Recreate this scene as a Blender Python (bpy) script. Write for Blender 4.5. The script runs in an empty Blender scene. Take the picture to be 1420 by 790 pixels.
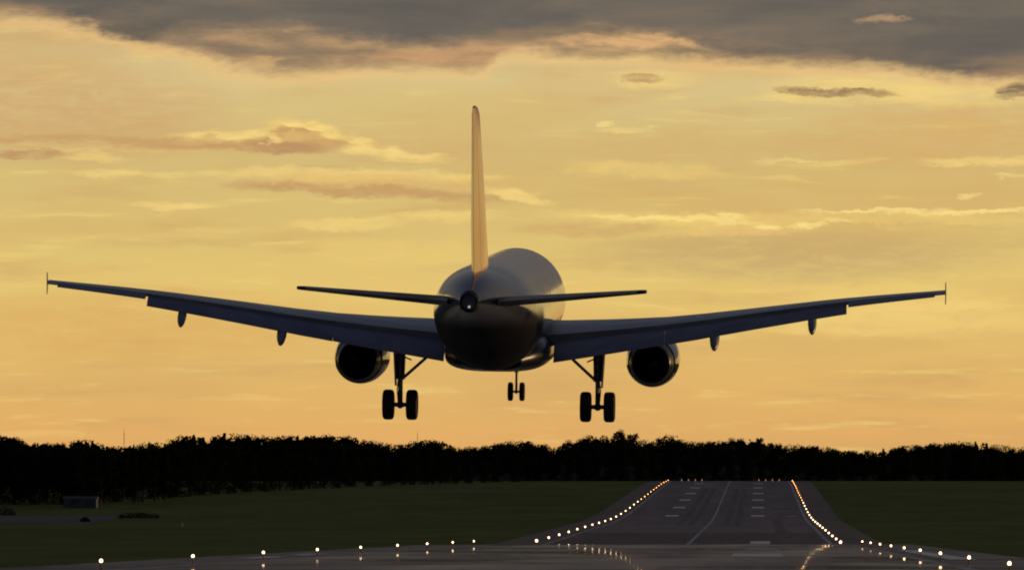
import bpy, bmesh, math, random
from mathutils import Vector, Matrix, Euler

S = bpy.context.scene
C = bpy.context.collection
R = math.radians

# ------------------------------------------------------------------ camera
F = 8980.0            # focal length in photo pixels (1420 wide): a long telephoto
W0, H0 = 1420.0, 790.0
CAMX, CAMZ = 10.7, 2.2
VPX, HZ = 1053.0, 670.0                       # where the runway direction and the eye level fall
cam = bpy.data.objects.new('camera', bpy.data.cameras.new('camera'))
C.objects.link(cam)
cam.data.sensor_width = 36.0
cam.data.lens = 36.0 * F / W0
cam.data.clip_start = 1.0
cam.data.clip_end = 60000.0
cam.location = (CAMX, 0, CAMZ)
cam.rotation_euler = (R(90) + math.atan((HZ - H0 / 2) / F), 0, math.atan((VPX - W0 / 2) / F))
S.camera = cam

# ------------------------------------------------------------------ colour management
S.view_settings.view_transform = 'Standard'
S.view_settings.look = 'None'
S.view_settings.exposure = 0.12
S.view_settings.gamma = 1.0
S.view_settings.use_curve_mapping = False
try:
    S.cycles.filter_width = 2.0
except Exception:
    pass

def lin(r, g, b, k=1.0):
    f = lambda c: (c / 255 / 12.92) if c / 255 <= 0.04045 else ((c / 255 + 0.055) / 1.055) ** 2.4
    return (f(r) * k, f(g) * k, f(b) * k, 1.0)

# ------------------------------------------------------------------ world: sunset sky with clouds
SUN_EL, SUN_AZ = R(3.0), R(62.0)             # low sun, off to the right of the runway
world = bpy.data.worlds.new("World")
S.world = world
world.use_nodes = True
nt = world.node_tree
nt.nodes.clear()

class N:
    """tiny helper for shader maths"""
    def __init__(s, tree): s.t = tree
    def n(s, typ, **kw):
        x = s.t.nodes.new(typ)
        for k, v in kw.items(): setattr(x, k, v)
        return x
    def put(s, sock, v):
        if isinstance(v, (int, float)): sock.default_value = v
        elif isinstance(v, (tuple, list)): sock.default_value = v
        else: s.t.links.new(v, sock)
    def m(s, op, a, b=0.0, c=0.0, clamp=False):
        x = s.n('ShaderNodeMath', operation=op); x.use_clamp = clamp
        s.put(x.inputs[0], a); s.put(x.inputs[1], b); s.put(x.inputs[2], c)
        return x.outputs[0]
    def ss(s, v, a, b, lo=0.0, hi=1.0):
        x = s.n('ShaderNodeMapRange', interpolation_type='SMOOTHSTEP')
        s.put(x.inputs[0], v); s.put(x.inputs[1], a); s.put(x.inputs[2], b)
        s.put(x.inputs[3], lo); s.put(x.inputs[4], hi)
        return x.outputs[0]
    def mix(s, f, a, b, mode='MIX'):
        x = s.n('ShaderNodeMix', data_type='RGBA', blend_type=mode)
        s.put(x.inputs[0], f); s.put(x.inputs[6], a); s.put(x.inputs[7], b)
        return x.outputs[2]
    def vec(s, x, y, z=0.0):
        v = s.n('ShaderNodeCombineXYZ')
        s.put(v.inputs[0], x); s.put(v.inputs[1], y); s.put(v.inputs[2], z)
        return v.outputs[0]
    def noise(s, v, scale=1.0, detail=4.0, rough=0.5, dist=0.0):
        x = s.n('ShaderNodeTexNoise')
        s.put(x.inputs['Vector'], v); x.inputs['Scale'].default_value = scale
        x.inputs['Detail'].default_value = detail; x.inputs['Roughness'].default_value = rough
        x.inputs['Distortion'].default_value = dist
        return x.outputs[0]
    def ramp(s, f, pts, interp='LINEAR'):
        x = s.n('ShaderNodeValToRGB'); x.color_ramp.interpolation = interp
        e = x.color_ramp.elements
        while len(e) < len(pts): e.new(0.5)
        for el, (p, c) in zip(e, pts): el.position = p; el.color = c
        s.put(x.inputs[0], f)
        return x.outputs[0]

w = N(nt)
tc = w.n('ShaderNodeTexCoord')
sep = w.n('ShaderNodeSeparateXYZ'); nt.links.new(tc.outputs['Generated'], sep.inputs[0])
dx, dy, dz = sep.outputs
yy = w.m('MAXIMUM', dy, 0.06)
KU = F / 100.0                                # sky units: one unit is 0.64 degrees
U = w.m('MULTIPLY', w.m('DIVIDE', dx, yy), KU)
V = w.m('MULTIPLY', w.m('DIVIDE', dz, yy), KU)
cu = lambda px: (px - VPX) / 100.0
cv = lambda py: (HZ - py) / 100.0
# uneven cloud edges: warp the direction with wind-stretched noise
P1 = w.vec(w.m('MULTIPLY', U, 0.9), w.m('MULTIPLY', V, 2.6), 0.0)
P2 = w.vec(w.m('MULTIPLY', U, 3.2), w.m('MULTIPLY', V, 8.0), 4.0)
P3 = w.vec(w.m('MULTIPLY', U, 0.28), w.m('MULTIPLY', V, 2.2), 9.0)
n1 = w.m('SUBTRACT', w.noise(P1, 1.0, 5, 0.55), 0.5)
n2 = w.m('SUBTRACT', w.noise(P2, 1.0, 5, 0.6), 0.5)
n3 = w.noise(P3, 1.0, 6, 0.58)
n4 = w.noise(w.vec(w.m('MULTIPLY', U, 0.55), w.m('MULTIPLY', V, 5.5), 21.0), 1.0, 6, 0.6, 0.3)
n5 = w.noise(w.vec(w.m('MULTIPLY', U, 0.2), w.m('MULTIPLY', V, 0.9), 33.0), 1.0, 3, 0.5)
n6 = w.m('SUBTRACT', w.noise(w.vec(w.m('MULTIPLY', U, 9.0), w.m('MULTIPLY', V, 16.0), 41.0), 1.0, 4, 0.6), 0.5)
wu = w.m('ADD', U, w.m('ADD', w.m('MULTIPLY', n1, 0.9), w.m('ADD', w.m('MULTIPLY', n2, 0.35), w.m('MULTIPLY', n6, 0.18))))
wv = w.m('ADD', V, w.m('ADD', w.m('MULTIPLY', n1, 0.22), w.m('ADD', w.m('MULTIPLY', n2, 0.17), w.m('MULTIPLY', n6, 0.07))))

# clear evening gradient over the low sky
base = w.ramp(w.m('DIVIDE', V, 7.0, clamp=True), [
    (0.00, lin(222, 164, 96)), (0.09, lin(224, 171, 101)), (0.22, lin(221, 179, 105)),
    (0.38, lin(225, 193, 113)), (0.50, lin(217, 189, 115)), (0.66, lin(209, 183, 119)),
    (0.80, lin(214, 191, 133)), (1.00, lin(190, 168, 132))])
# broad warm and dull zones
base = w.mix(w.m('MULTIPLY', w.ss(n5, 0.45, 0.68), 0.45), base, lin(208, 164, 100))
base = w.mix(w.m('MULTIPLY', w.ss(n3, 0.50, 0.72), 0.42), base, lin(198, 156, 98))
base = w.mix(w.m('MULTIPLY', w.ss(n4, 0.54, 0.74), 0.50), base, lin(242, 213, 126))

P6 = w.vec(w.m('MULTIPLY', U, 1.6), w.m('MULTIPLY', V, 7.0), 17.0)
TEX = w.ss(w.noise(P6, 1.0, 6, 0.62, 0.4), 0.34, 0.58, 0.50, 1.0)
def blob(col, cx, cy, rx, ry, f, colr, soft=0.55, tilt=0.0):
    """one cloud streak: centre and radii in sky units"""
    a = w.m('DIVIDE', w.m('SUBTRACT', wu, cu(cx)), rx / 100.0)
    vv = w.m('SUBTRACT', wv, cv(cy))
    if tilt:
        vv = w.m('ADD', vv, w.m('MULTIPLY', w.m('SUBTRACT', U, cu(cx)), tilt))
    b = w.m('DIVIDE', vv, ry / 100.0)
    d = w.m('ADD', w.m('MULTIPLY', a, a), w.m('MULTIPLY', b, b))
    return w.mix(w.m('MULTIPLY', w.ss(d, 1.0 + soft, max(0.0, 0.85 - soft), 0.0, f), TEX), col, colr)

LT = lin(244, 212, 128); LT2 = lin(238, 203, 118)
TAN = lin(194, 152, 100); TAN2 = lin(184, 142, 98); DUL = lin(206, 170, 106)
sky = base
# wide soft zones
sky = blob(sky, 40, 150, 260, 60, 0.6, lin(202, 158, 108), 0.95)
sky = blob(sky, 1330, 185, 190, 45, 0.65, lin(212, 168, 104), 0.95)
sky = blob(sky, 950, 205, 210, 28, 0.55, lin(210, 172, 108), 0.95)
sky = blob(sky, 1100, 355, 260, 34, 0.85, lin(200, 170, 112), 0.9)
sky = blob(sky, 200, 450, 280, 45, 0.5, lin(214, 164, 92), 0.95)
sky = blob(sky, 560, 160, 240, 40, 0.5, lin(214, 190, 122), 0.95)
sky = blob(sky, 1250, 440, 200, 26, 0.6, lin(240, 207, 122), 0.95)
sky = blob(sky, 1240, 410, 160, 14, 0.4, lin(240, 207, 122), 0.9)
# streaks and small clouds, low ones first
sky = blob(sky, 1305, 533, 45, 9, 0.35, TAN, 0.95)
sky = blob(sky, 540, 350, 130, 18, 0.4, LT2, 0.95)
sky = blob(sky, 1090, 340, 230, 22, 0.45, lin(200, 166, 106), 0.9)
sky = blob(sky, 1150, 303, 330, 7, 0.5, LT2, 0.9, 0.01)
sky = blob(sky, 930, 304, 170, 9, 0.6, LT2, 0.9, 0.05)
sky = blob(sky, 1000, 322, 120, 6, 0.55, lin(238, 196, 116), 0.9, -0.02)
for (cx, cy, rx, ry, f) in ((880, 299, 70, 3, .7), (960, 301, 80, 3.5, .7), (1030, 306, 30, 4, .7), (1074, 313, 20, 4, .9), (1118, 313, 19, 4, .9), (1160, 306, 24, 3, .8),
        (1200, 293, 90, 3, .8), (1290, 297, 70, 2.6, .8), (1380, 294, 70, 2.8, .85), (1310, 292, 14, 4, .7), (1345, 271, 13, 3.4, .6), (843, 171, 13, 4, .6), (868, 180, 36, 4, .45),
        (1095, 224, 50, 2.6, .5), (1405, 243, 30, 3, .6), (1250, 292, 30, 3, .6)):
    sky = blob(sky, cx, cy, rx, ry, f, lin(248, 220, 138), 0.85)
sky = blob(sky, 820, 318, 100, 9, 0.65, lin(202, 162, 104), 0.7)
sky = blob(sky, 1360, 225, 80, 6, 0.7, LT, 0.8)
sky = blob(sky, 900, 236, 100, 10, 0.6, LT2, 0.9, 0.06)
sky = blob(sky, 480, 310, 70, 9, 0.6, LT, 0.8)
sky = blob(sky, 620, 300, 70, 8, 0.45, LT, 0.9)
sky = blob(sky, 240, 284, 55, 5, 0.6, LT, 0.8, 0.04)
sky = blob(sky, 150, 239, 50, 6, 0.6, LT, 0.8)
sky = blob(sky, 110, 214, 60, 7, 0.5, LT, 0.8, 0.1)
sky = blob(sky, 30, 212, 70, 6, 0.8, TAN2, 0.6)
sky = blob(sky, 60, 192, 150, 6, 0.6, TAN, 0.8)
# layered lens-shaped cloud left of the fin
sky = blob(sky, 500, 242, 180, 9, 0.75, LT, 0.8, 0.02)
sky = blob(sky, 540, 252, 190, 13, 0.55, lin(216, 172, 104), 0.7, 0.03)
sky = blob(sky, 520, 265, 180, 8, 0.85, TAN, 0.6, 0.06)
sky = blob(sky, 720, 272, 45, 8, 0.75, LT, 0.7, 0.2)
sky = blob(sky, 360, 256, 50, 8, 0.5, TAN, 0.8)
# cumulus with lit top
sky = blob(sky, 500, 203, 110, 10, 0.8, LT, 0.7, 0.16)
sky = blob(sky, 330, 188, 90, 10, 0.75, LT, 0.7)
sky = blob(sky, 425, 181, 60, 18, 0.85, LT2, 0.5, 0.10)
sky = blob(sky, 408, 188, 44, 13, 0.65, lin(212, 166, 106), 0.7, 0.05)
sky = blob(sky, 250, 197, 110, 8, 0.8, TAN, 0.7)
sky = blob(sky, 340, 198, 60, 9, 0.75, TAN, 0.7)
sky = blob(sky, 405, 202, 70, 10, 0.9, TAN2, 0.65)
sky = blob(sky, 436, 191, 50, 7, 0.6, TAN, 0.8, 0.12)
for (cx, cy, rx, ry, f, c) in ((390, 180, 15, 5, .8, TAN), (402, 172, 16, 4, .95, LT), (424, 168, 18, 3, .9, LT), (428, 177, 20, 3.5, .8, TAN2), (452, 174, 16, 3, .8, LT), (446, 182, 16, 5, .6, TAN), (470, 184, 14, 5, .7, LT),
        (380, 192, 18, 5, .7, LT), (356, 196, 14, 5, .6, TAN2), (345, 187, 14, 4, .7, LT), (300, 186, 18, 4, .5, TAN), (455, 196, 22, 6, .6, TAN), (490, 196, 18, 5, .6, LT),
        (520, 201, 22, 5, .5, TAN), (545, 209, 26, 4, .6, LT), (590, 214, 24, 4, .5, LT), (375, 208, 34, 5, .8, TAN2), (278, 184, 12, 4, .6, LT)):
    sky = blob(sky, cx, cy, rx, ry, f, c, 0.8)
# small dark ones under the ceiling
sky = blob(sky, 905, 110, 62, 13, 0.55, LT, 0.9)
sky = blob(sky, 887, 109, 36, 6, 0.85, lin(186, 146, 98), 0.6)
sky = blob(sky, 1200, 124, 130, 20, 0.55, LT, 0.9)
sky = blob(sky, 1160, 128, 84, 6.5, 0.95, lin(150, 118, 86), 0.5, 0.06)
sky = blob(sky, 1330, 130, 110, 18, 0.55, LT, 0.9)

# dark cloud ceiling: its lower edge follows a curve over azimuth
edge = [(-0.3, 30), (0, 27), (0.035, 30), (0.09, 44), (0.12, 58), (0.17, 74), (0.24, 98), (0.29, 104), (0.34, 100),
        (0.42, 98), (0.47, 100), (0.50, 76), (0.55, 80), (0.62, 82), (0.70, 90), (0.80, 96), (0.88, 104), (0.94, 112),
        (0.99, 120), (1.3, 120)]
def curve_edge(tab):
    fc = w.n('ShaderNodeFloatCurve')
    cm = fc.mapping; cm.use_clip = False
    cc = cm.curves[0]
    pts = [((x + 0.3) / 1.6, y / 150.0) for x, y in tab]
    cc.points[0].location = pts[0]; cc.points[1].location = pts[-1]
    for p in pts[1:-1]: cc.points.new(*p)
    cm.update()
    uf = w.m('DIVIDE', w.m('ADD', w.m('DIVIDE', w.m('SUBTRACT', wu, cu(0)), 14.2), 0.3), 1.6, clamp=True)
    nt.links.new(uf, fc.inputs['Value'])
    return w.m('SUBTRACT', cv(0), w.m('MULTIPLY', fc.outputs[0], 1.5))
eb = curve_edge(edge)
ec = curve_edge([(-0.3, 12), (0, 10), (0.07, 18), (0.10, 38), (0.135, 58), (0.17, 40), (0.25, 36), (0.32, 46), (0.39, 58), (0.45, 56), (0.51, 46), (0.57, 42),
                 (0.64, 44), (0.69, 62), (0.74, 78), (0.81, 84), (0.88, 98), (0.95, 106), (1.0, 110), (1.3, 112)])
over = w.m('SUBTRACT', w.m('ADD', V, w.m('ADD', w.m('MULTIPLY', n2, 0.20), w.m('MULTIPLY', n1, 0.16))), eb)
fringe = w.m('MULTIPLY', w.ss(over, -0.22, 0.02), 0.65)
sky = w.mix(fringe, sky, lin(232, 190, 126))
cn = w.noise(w.vec(w.m('MULTIPLY', U, 0.30), w.m('MULTIPLY', V, 1.7), 3.0), 1.0, 5, 0.55, 0.4)
ceil = w.ramp(cn, [(0.25, lin(88, 85, 82)), (0.48, lin(101, 95, 88)), (0.62, lin(116, 105, 92)), (0.80, lin(150, 128, 100))])
lowband = w.m('MULTIPLY', w.ss(over, 0.55, 0.0), w.ss(cn, 0.42, 0.66))
ceil = w.mix(w.m('MULTIPLY', lowband, 0.75), ceil, lin(196, 152, 104))
ceil = w.mix(w.ss(w.m('ADD', over, w.m('MULTIPLY', n1, 0.8)), 0.5, 0.0, 0, 0.45), ceil, lin(134, 114, 90))
ceil = blob(ceil, 1222, 28, 34, 5, 0.8, lin(188, 152, 112), 0.95, -0.05)
ceil = blob(ceil, 1180, 44, 150, 12, 0.4, lin(128, 114, 96), 0.95, -0.05)
ceil = blob(ceil, 362, 86, 20, 9, 0.75, lin(190, 156, 106), 0.7)
ceil = blob(ceil, 800, 62, 150, 8, 0.6, lin(226, 176, 118), 0.9)
ceil = blob(ceil, 880, 52, 50, 8, 0.6, lin(206, 164, 114), 0.9, 0.1)
ceil = blob(ceil, 880, 76, 110, 6, 0.7, lin(120, 104, 84), 0.7)
ceil = blob(ceil, 600, 72, 80, 8, 0.45, lin(206, 158, 112), 0.95)
ceil = blob(ceil, 200, 42, 60, 18, 0.6, lin(88, 86, 80), 0.95)
core = w.m('SUBTRACT', w.m('ADD', V, w.m('ADD', w.m('MULTIPLY', n2, 0.26), w.m('MULTIPLY', n1, 0.22))), ec)
low = w.ramp(w.noise(w.vec(w.m('MULTIPLY', U, 0.8), w.m('MULTIPLY', V, 4.2), 51.0), 1.0, 6, 0.6, 0.5), [
    (0.28, lin(122, 105, 88)), (0.46, lin(146, 123, 97)), (0.60, lin(172, 140, 105)), (0.75, lin(206, 162, 114))])
low = blob(low, 620, 78, 110, 13, 0.7, lin(206, 158, 110), 0.9)
low = blob(low, 620, 92, 60, 7, 0.6, lin(150, 122, 96), 0.9)
low = blob(low, 900, 76, 120, 7, 0.85, lin(112, 99, 82), 0.8)
low = blob(low, 890, 56, 120, 8, 0.85, lin(222, 176, 120), 0.9, 0.02)
low = blob(low, 362, 86, 20, 9, 0.9, lin(196, 162, 110), 0.7)
low = blob(low, 390, 98, 60, 6, 0.7, lin(128, 108, 86), 0.9)
ceil = w.mix(w.ss(core, 0.14, -0.14), ceil, low)
sky = w.mix(w.ss(over, -0.06, 0.20), sky, ceil)
sky = blob(sky, 1408, 128, 26, 10, 0.9, lin(112, 94, 80), 0.6)

# the rest of the dome: slate cloud overhead, dim blue dusk behind the camera
dome = w.ramp(w.m('MAXIMUM', dz, 0.0), [
    (0.0, lin(112, 102, 92)), (0.12, lin(98, 96, 98)), (0.30, lin(84, 88, 98)), (0.6, lin(62, 68, 84)), (1.0, lin(50, 56, 74))])
rear = w.ramp(w.m('MAXIMUM', dz, 0.0), [
    (0.0, lin(96, 84, 84)), (0.10, lin(74, 72, 84)), (0.35, lin(50, 56, 74)), (1.0, lin(46, 52, 70))])
dome = w.mix(w.ss(dy, 0.35, -0.35), dome, rear)
sky = w.mix(w.ss(dz, 0.07, 0.16), sky, dome)
side = w.ramp(w.m('MAXIMUM', dz, 0.0), [(0.0, lin(232, 176, 100)), (0.05, lin(226, 184, 112)), (0.075, lin(150, 124, 96)), (0.12, lin(98, 96, 98))])
sidef = w.ss(dy, 0.55, 0.96)
lo = w.mix(sidef, side, sky)                                   # off to the sides the glow goes on without drawn clouds
lo = w.mix(w.ss(dz, 0.10, 0.2), lo, dome)
lo = w.mix(w.ss(w.m('ADD', dy, w.m('MULTIPLY', dx, 0.35)), 0.45, -0.25), lo, rear)
nish = w.n('ShaderNodeTexSky', sky_type='NISHITA')
nish.sun_disc = False; nish.sun_elevation = SUN_EL; nish.sun_rotation = SUN_AZ
nish.air_density = 1.3; nish.dust_density = 3.0
bg1 = w.n('ShaderNodeBackground'); nt.links.new(lo, bg1.inputs[0]); bg1.inputs[1].default_value = 0.95
bg2 = w.n('ShaderNodeBackground'); nt.links.new(nish.outputs[0], bg2.inputs[0]); bg2.inputs[1].default_value = 0.004
add = w.n('ShaderNodeAddShader'); nt.links.new(bg1.outputs[0], add.inputs[0]); nt.links.new(bg2.outputs[0], add.inputs[1])
wo = w.n('ShaderNodeOutputWorld'); nt.links.new(add.outputs[0], wo.inputs[0])

# ------------------------------------------------------------------ sun
sl = bpy.data.lights.new('sun', 'SUN'); sl.energy = 1.0; sl.angle = R(1.5); sl.color = (1.0, 0.62, 0.30)
sun = bpy.data.objects.new('sun', sl); C.objects.link(sun)
sd = Vector((math.sin(SUN_AZ) * math.cos(SUN_EL), math.cos(SUN_AZ) * math.cos(SUN_EL), math.sin(SUN_EL)))
sun.rotation_euler = sd.to_track_quat('Z', 'Y').to_euler()
sun.location = (200, 100, 200)

# ------------------------------------------------------------------ helpers
CR = cam.rotation_euler.to_matrix()
def ray(px, py):
    v = CR @ Vector(((px - W0 / 2) / F, (H0 / 2 - py) / F, -1.0))
    return v / v.y
def at(px, py, d):
    """point of the scene seen at photo pixel (px, py) at distance d down the runway"""
    r = ray(px, py); return Vector((CAMX, 0, CAMZ)) + r * d
def xat(px, d): return at(px, HZ, d).x

def tag(o, label=None, cat=None, group=None, kind=None):
    if label: o['label'] = label
    if cat: o['category'] = cat
    if group: o['group'] = group
    if kind: o['kind'] = kind
    return o
def empty(name, loc=(0, 0, 0), rot=(0, 0, 0)):
    o = bpy.data.objects.new(name, None); C.objects.link(o); o.location = loc; o.rotation_euler = rot
    o.empty_display_size = 0.5
    return o
def link(name, bm, m, parent=None, smooth=True, angle=38):
    bmesh.ops.remove_doubles(bm, verts=bm.verts, dist=1e-5)
    bmesh.ops.recalc_face_normals(bm, faces=bm.faces)
    for f in bm.faces: f.smooth = smooth
    if smooth:
        for e in bm.edges:
            if len(e.link_faces) == 2 and e.calc_face_angle(0) > R(angle): e.smooth = False
    me = bpy.data.meshes.new(name); bm.to_mesh(me); bm.free()
    me.materials.append(m)
    o = bpy.data.objects.new(name, me); C.objects.link(o)
    if parent is not None: o.parent = parent
    return o
def rings(bm, rs, cap=True, closed=True):
    """loft a list of rings (each a list of Vectors)"""
    vv = [[bm.verts.new(p) for p in r] for r in rs]
    n = len(rs[0])
    for a, b in zip(vv, vv[1:]):
        for i in range(n if closed else n - 1):
            j = (i + 1) % n
            try: bm.faces.new((a[i], a[j], b[j], b[i]))
            except ValueError: pass
    if cap:
        bm.faces.new(vv[0]); bm.faces.new(list(reversed(vv[-1])))
    return vv
def lathe(bm, prof, origin, axis='Y', n=40, cap=False):
    """prof: (distance along axis, radius)"""
    rs = []
    for t, r in prof:
        ring = []
        for i in range(n):
            a = 2 * math.pi * i / n
            c, s_ = r * math.cos(a), r * math.sin(a)
            p = {'Y': (c, t, s_), 'X': (t, c, s_), 'Z': (c, s_, t)}[axis]
            ring.append(Vector(origin) + Vector(p))
        rs.append(ring)
    rings(bm, rs, cap=cap)
def tube(bm, p0, p1, r0, r1=None, n=14):
    p0, p1 = Vector(p0), Vector(p1); r1 = r0 if r1 is None else r1
    d = (p1 - p0).normalized(); u = d.orthogonal().normalized(); v = d.cross(u)
    rs = [[p + (u * math.cos(2 * math.pi * i / n) + v * math.sin(2 * math.pi * i / n)) * r for i in range(n)] for p, r in ((p0, r0), (p1, r1))]
    rings(bm, rs)
def box(bm, c, s, rot=None):
    g = bmesh.ops.create_cube(bm, size=1.0)
    for v in g['verts']:
        p = Vector((v.co.x * s[0], v.co.y * s[1], v.co.z * s[2]))
        if rot is not None: p = rot @ p
        v.co = p + Vector(c)

# ------------------------------------------------------------------ materials
def mat(name, col, rough=0.5, metal=0.0, spec=0.5, coat=0.0):
    m = bpy.data.materials.new(name); m.use_nodes = True
    b = m.node_tree.nodes['Principled BSDF']
    b.inputs['Base Color'].default_value = (*col[:3], 1)
    b.inputs['Roughness'].default_value = rough
    b.inputs['Metallic'].default_value = metal
    b.inputs['Specular IOR Level'].default_value = spec
    b.inputs['Coat Weight'].default_value = coat
    b.inputs['Coat Roughness'].default_value = 0.06
    return m
def vary(m, c1, c2, scale=(1, 1, 1), detail=5, lo=0.35, hi=0.65, bump=0.0, bscale=4.0, rough=None):
    h = N(m.node_tree); b = m.node_tree.nodes['Principled BSDF']
    t = h.n('ShaderNodeTexCoord')
    mp = h.n('ShaderNodeMapping'); mp.inputs['Scale'].default_value = scale
    m.node_tree.links.new(t.outputs['Object'], mp.inputs[0])
    n = h.noise(mp.outputs[0], 1.0, detail, 0.6)
    c = h.mix(h.ss(n, lo, hi), (*c1[:3], 1), (*c2[:3], 1))
    m.node_tree.links.new(c, b.inputs['Base Color'])
    if rough:
        m.node_tree.links.new(h.ss(n, lo, hi, rough[0], rough[1]), b.inputs['Roughness'])
    if bump:
        bn = h.noise(t.outputs['Object'], bscale, 4, 0.6)
        bp = h.n('ShaderNodeBump'); bp.inputs['Strength'].default_value = bump; bp.inputs['Distance'].default_value = 0.05
        m.node_tree.links.new(bn, bp.inputs['Height']); m.node_tree.links.new(bp.outputs[0], b.inputs['Normal'])
    return m

M = {}
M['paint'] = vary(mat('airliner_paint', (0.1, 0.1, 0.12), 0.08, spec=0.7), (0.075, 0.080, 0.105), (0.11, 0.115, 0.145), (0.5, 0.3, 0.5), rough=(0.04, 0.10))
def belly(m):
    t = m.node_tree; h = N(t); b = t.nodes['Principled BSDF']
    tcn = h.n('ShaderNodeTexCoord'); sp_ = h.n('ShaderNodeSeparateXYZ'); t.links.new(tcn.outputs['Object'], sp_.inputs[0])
    # the underside aft of the wing is made matt, its shade painted in as near-black: z above the wheels, y forward of the wheels
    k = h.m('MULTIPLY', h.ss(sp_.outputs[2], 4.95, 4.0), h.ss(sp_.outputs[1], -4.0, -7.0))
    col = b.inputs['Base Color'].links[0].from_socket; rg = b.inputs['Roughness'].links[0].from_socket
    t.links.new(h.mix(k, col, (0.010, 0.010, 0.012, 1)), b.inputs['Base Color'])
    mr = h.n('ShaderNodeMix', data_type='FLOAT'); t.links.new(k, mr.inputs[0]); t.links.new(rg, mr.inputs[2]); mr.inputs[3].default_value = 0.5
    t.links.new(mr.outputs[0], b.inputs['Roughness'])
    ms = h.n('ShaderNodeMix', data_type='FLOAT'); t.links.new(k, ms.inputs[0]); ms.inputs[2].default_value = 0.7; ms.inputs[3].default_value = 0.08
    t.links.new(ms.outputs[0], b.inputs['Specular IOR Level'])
    # panels: faint waviness and joints round the barrel
    wv_ = h.noise(h.vec(h.m('MULTIPLY', sp_.outputs[0], 1.2), h.m('MULTIPLY', sp_.outputs[1], 0.7), h.m('MULTIPLY', sp_.outputs[2], 1.2)), 1.0, 3, 0.5)
    fr_ = h.m('FRACT', h.m('DIVIDE', sp_.outputs[1], 2.65)); jt = h.ss(h.m('ABSOLUTE', h.m('SUBTRACT', fr_, 0.5)), 0.0, 0.012)
    bp = h.n('ShaderNodeBump'); bp.inputs['Strength'].default_value = 0.4; bp.inputs['Distance'].default_value = 0.03
    t.links.new(h.m('ADD', wv_, h.m('MULTIPLY', jt, 0.35)), bp.inputs['Height']); t.links.new(bp.outputs[0], b.inputs['Normal'])
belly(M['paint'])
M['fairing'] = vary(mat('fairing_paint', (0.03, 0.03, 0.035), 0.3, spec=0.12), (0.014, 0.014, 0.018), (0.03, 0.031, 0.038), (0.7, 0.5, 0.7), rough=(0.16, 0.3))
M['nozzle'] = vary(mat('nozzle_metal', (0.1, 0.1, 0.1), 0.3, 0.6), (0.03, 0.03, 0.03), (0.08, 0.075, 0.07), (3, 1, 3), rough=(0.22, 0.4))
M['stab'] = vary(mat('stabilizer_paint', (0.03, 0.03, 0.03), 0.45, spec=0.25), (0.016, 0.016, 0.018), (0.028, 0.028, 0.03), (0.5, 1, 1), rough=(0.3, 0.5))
M['wingpaint'] = vary(mat('wing_paint', (0.25, 0.26, 0.28), 0.35), (0.20, 0.205, 0.225), (0.28, 0.285, 0.30), (0.4, 1.5, 1), rough=(0.18, 0.32))
M['flap'] = vary(mat('flap_paint', (0.2, 0.21, 0.25), 0.4), (0.21, 0.22, 0.27), (0.30, 0.31, 0.36), (0.5, 2, 2), rough=(0.35, 0.5))
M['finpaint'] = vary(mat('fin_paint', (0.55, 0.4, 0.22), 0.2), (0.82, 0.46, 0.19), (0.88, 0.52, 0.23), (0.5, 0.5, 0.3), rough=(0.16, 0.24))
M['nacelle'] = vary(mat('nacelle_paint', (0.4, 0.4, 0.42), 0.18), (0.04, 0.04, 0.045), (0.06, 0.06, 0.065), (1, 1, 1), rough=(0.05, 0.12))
M['exhaust'] = vary(mat('exhaust_metal', (0.02, 0.02, 0.02), 0.7, 0.0, 0.2), (0.012, 0.012, 0.012), (0.022, 0.02, 0.018), (4, 4, 4))
M['steel'] = vary(mat('gear_steel', (0.12, 0.12, 0.12), 0.4, 0.4), (0.09, 0.09, 0.09), (0.15, 0.15, 0.15), (5, 5, 5))
M['tyre'] = vary(mat('tyre_rubber', (0.02, 0.02, 0.02), 0.75), (0.016, 0.016, 0.016), (0.026, 0.025, 0.024), (8, 8, 8))
M['rim'] = vary(mat('wheel_rim', (0.2, 0.2, 0.2), 0.4, 0.5), (0.16, 0.16, 0.16), (0.22, 0.22, 0.22), (8, 8, 8))

def emis(name, col, k):
    m = bpy.data.materials.new(name); m.use_nodes = True
    b = m.node_tree.nodes['Principled BSDF']
    b.inputs['Base Color'].default_value = (0.8, 0.8, 0.8, 1)
    b.inputs['Emission Color'].default_value = (*col, 1); b.inputs['Emission Strength'].default_value = k
    return m
M['lampwhite'] = emis('lit_lens_white', (1.0, 0.66, 0.36), 5.0)
M['lamporange'] = emis('lit_lens_orange', (1.0, 0.42, 0.10), 12)
M['lampred'] = emis('lit_lens_red', (1.0, 0.40, 0.26), 0.5)
M['lamptail'] = emis('lit_tail_lamp', (1.0, 0.92, 0.85), 0.35)
M['lampbody'] = mat('lamp_body', (0.25, 0.16, 0.04), 0.6)

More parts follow.
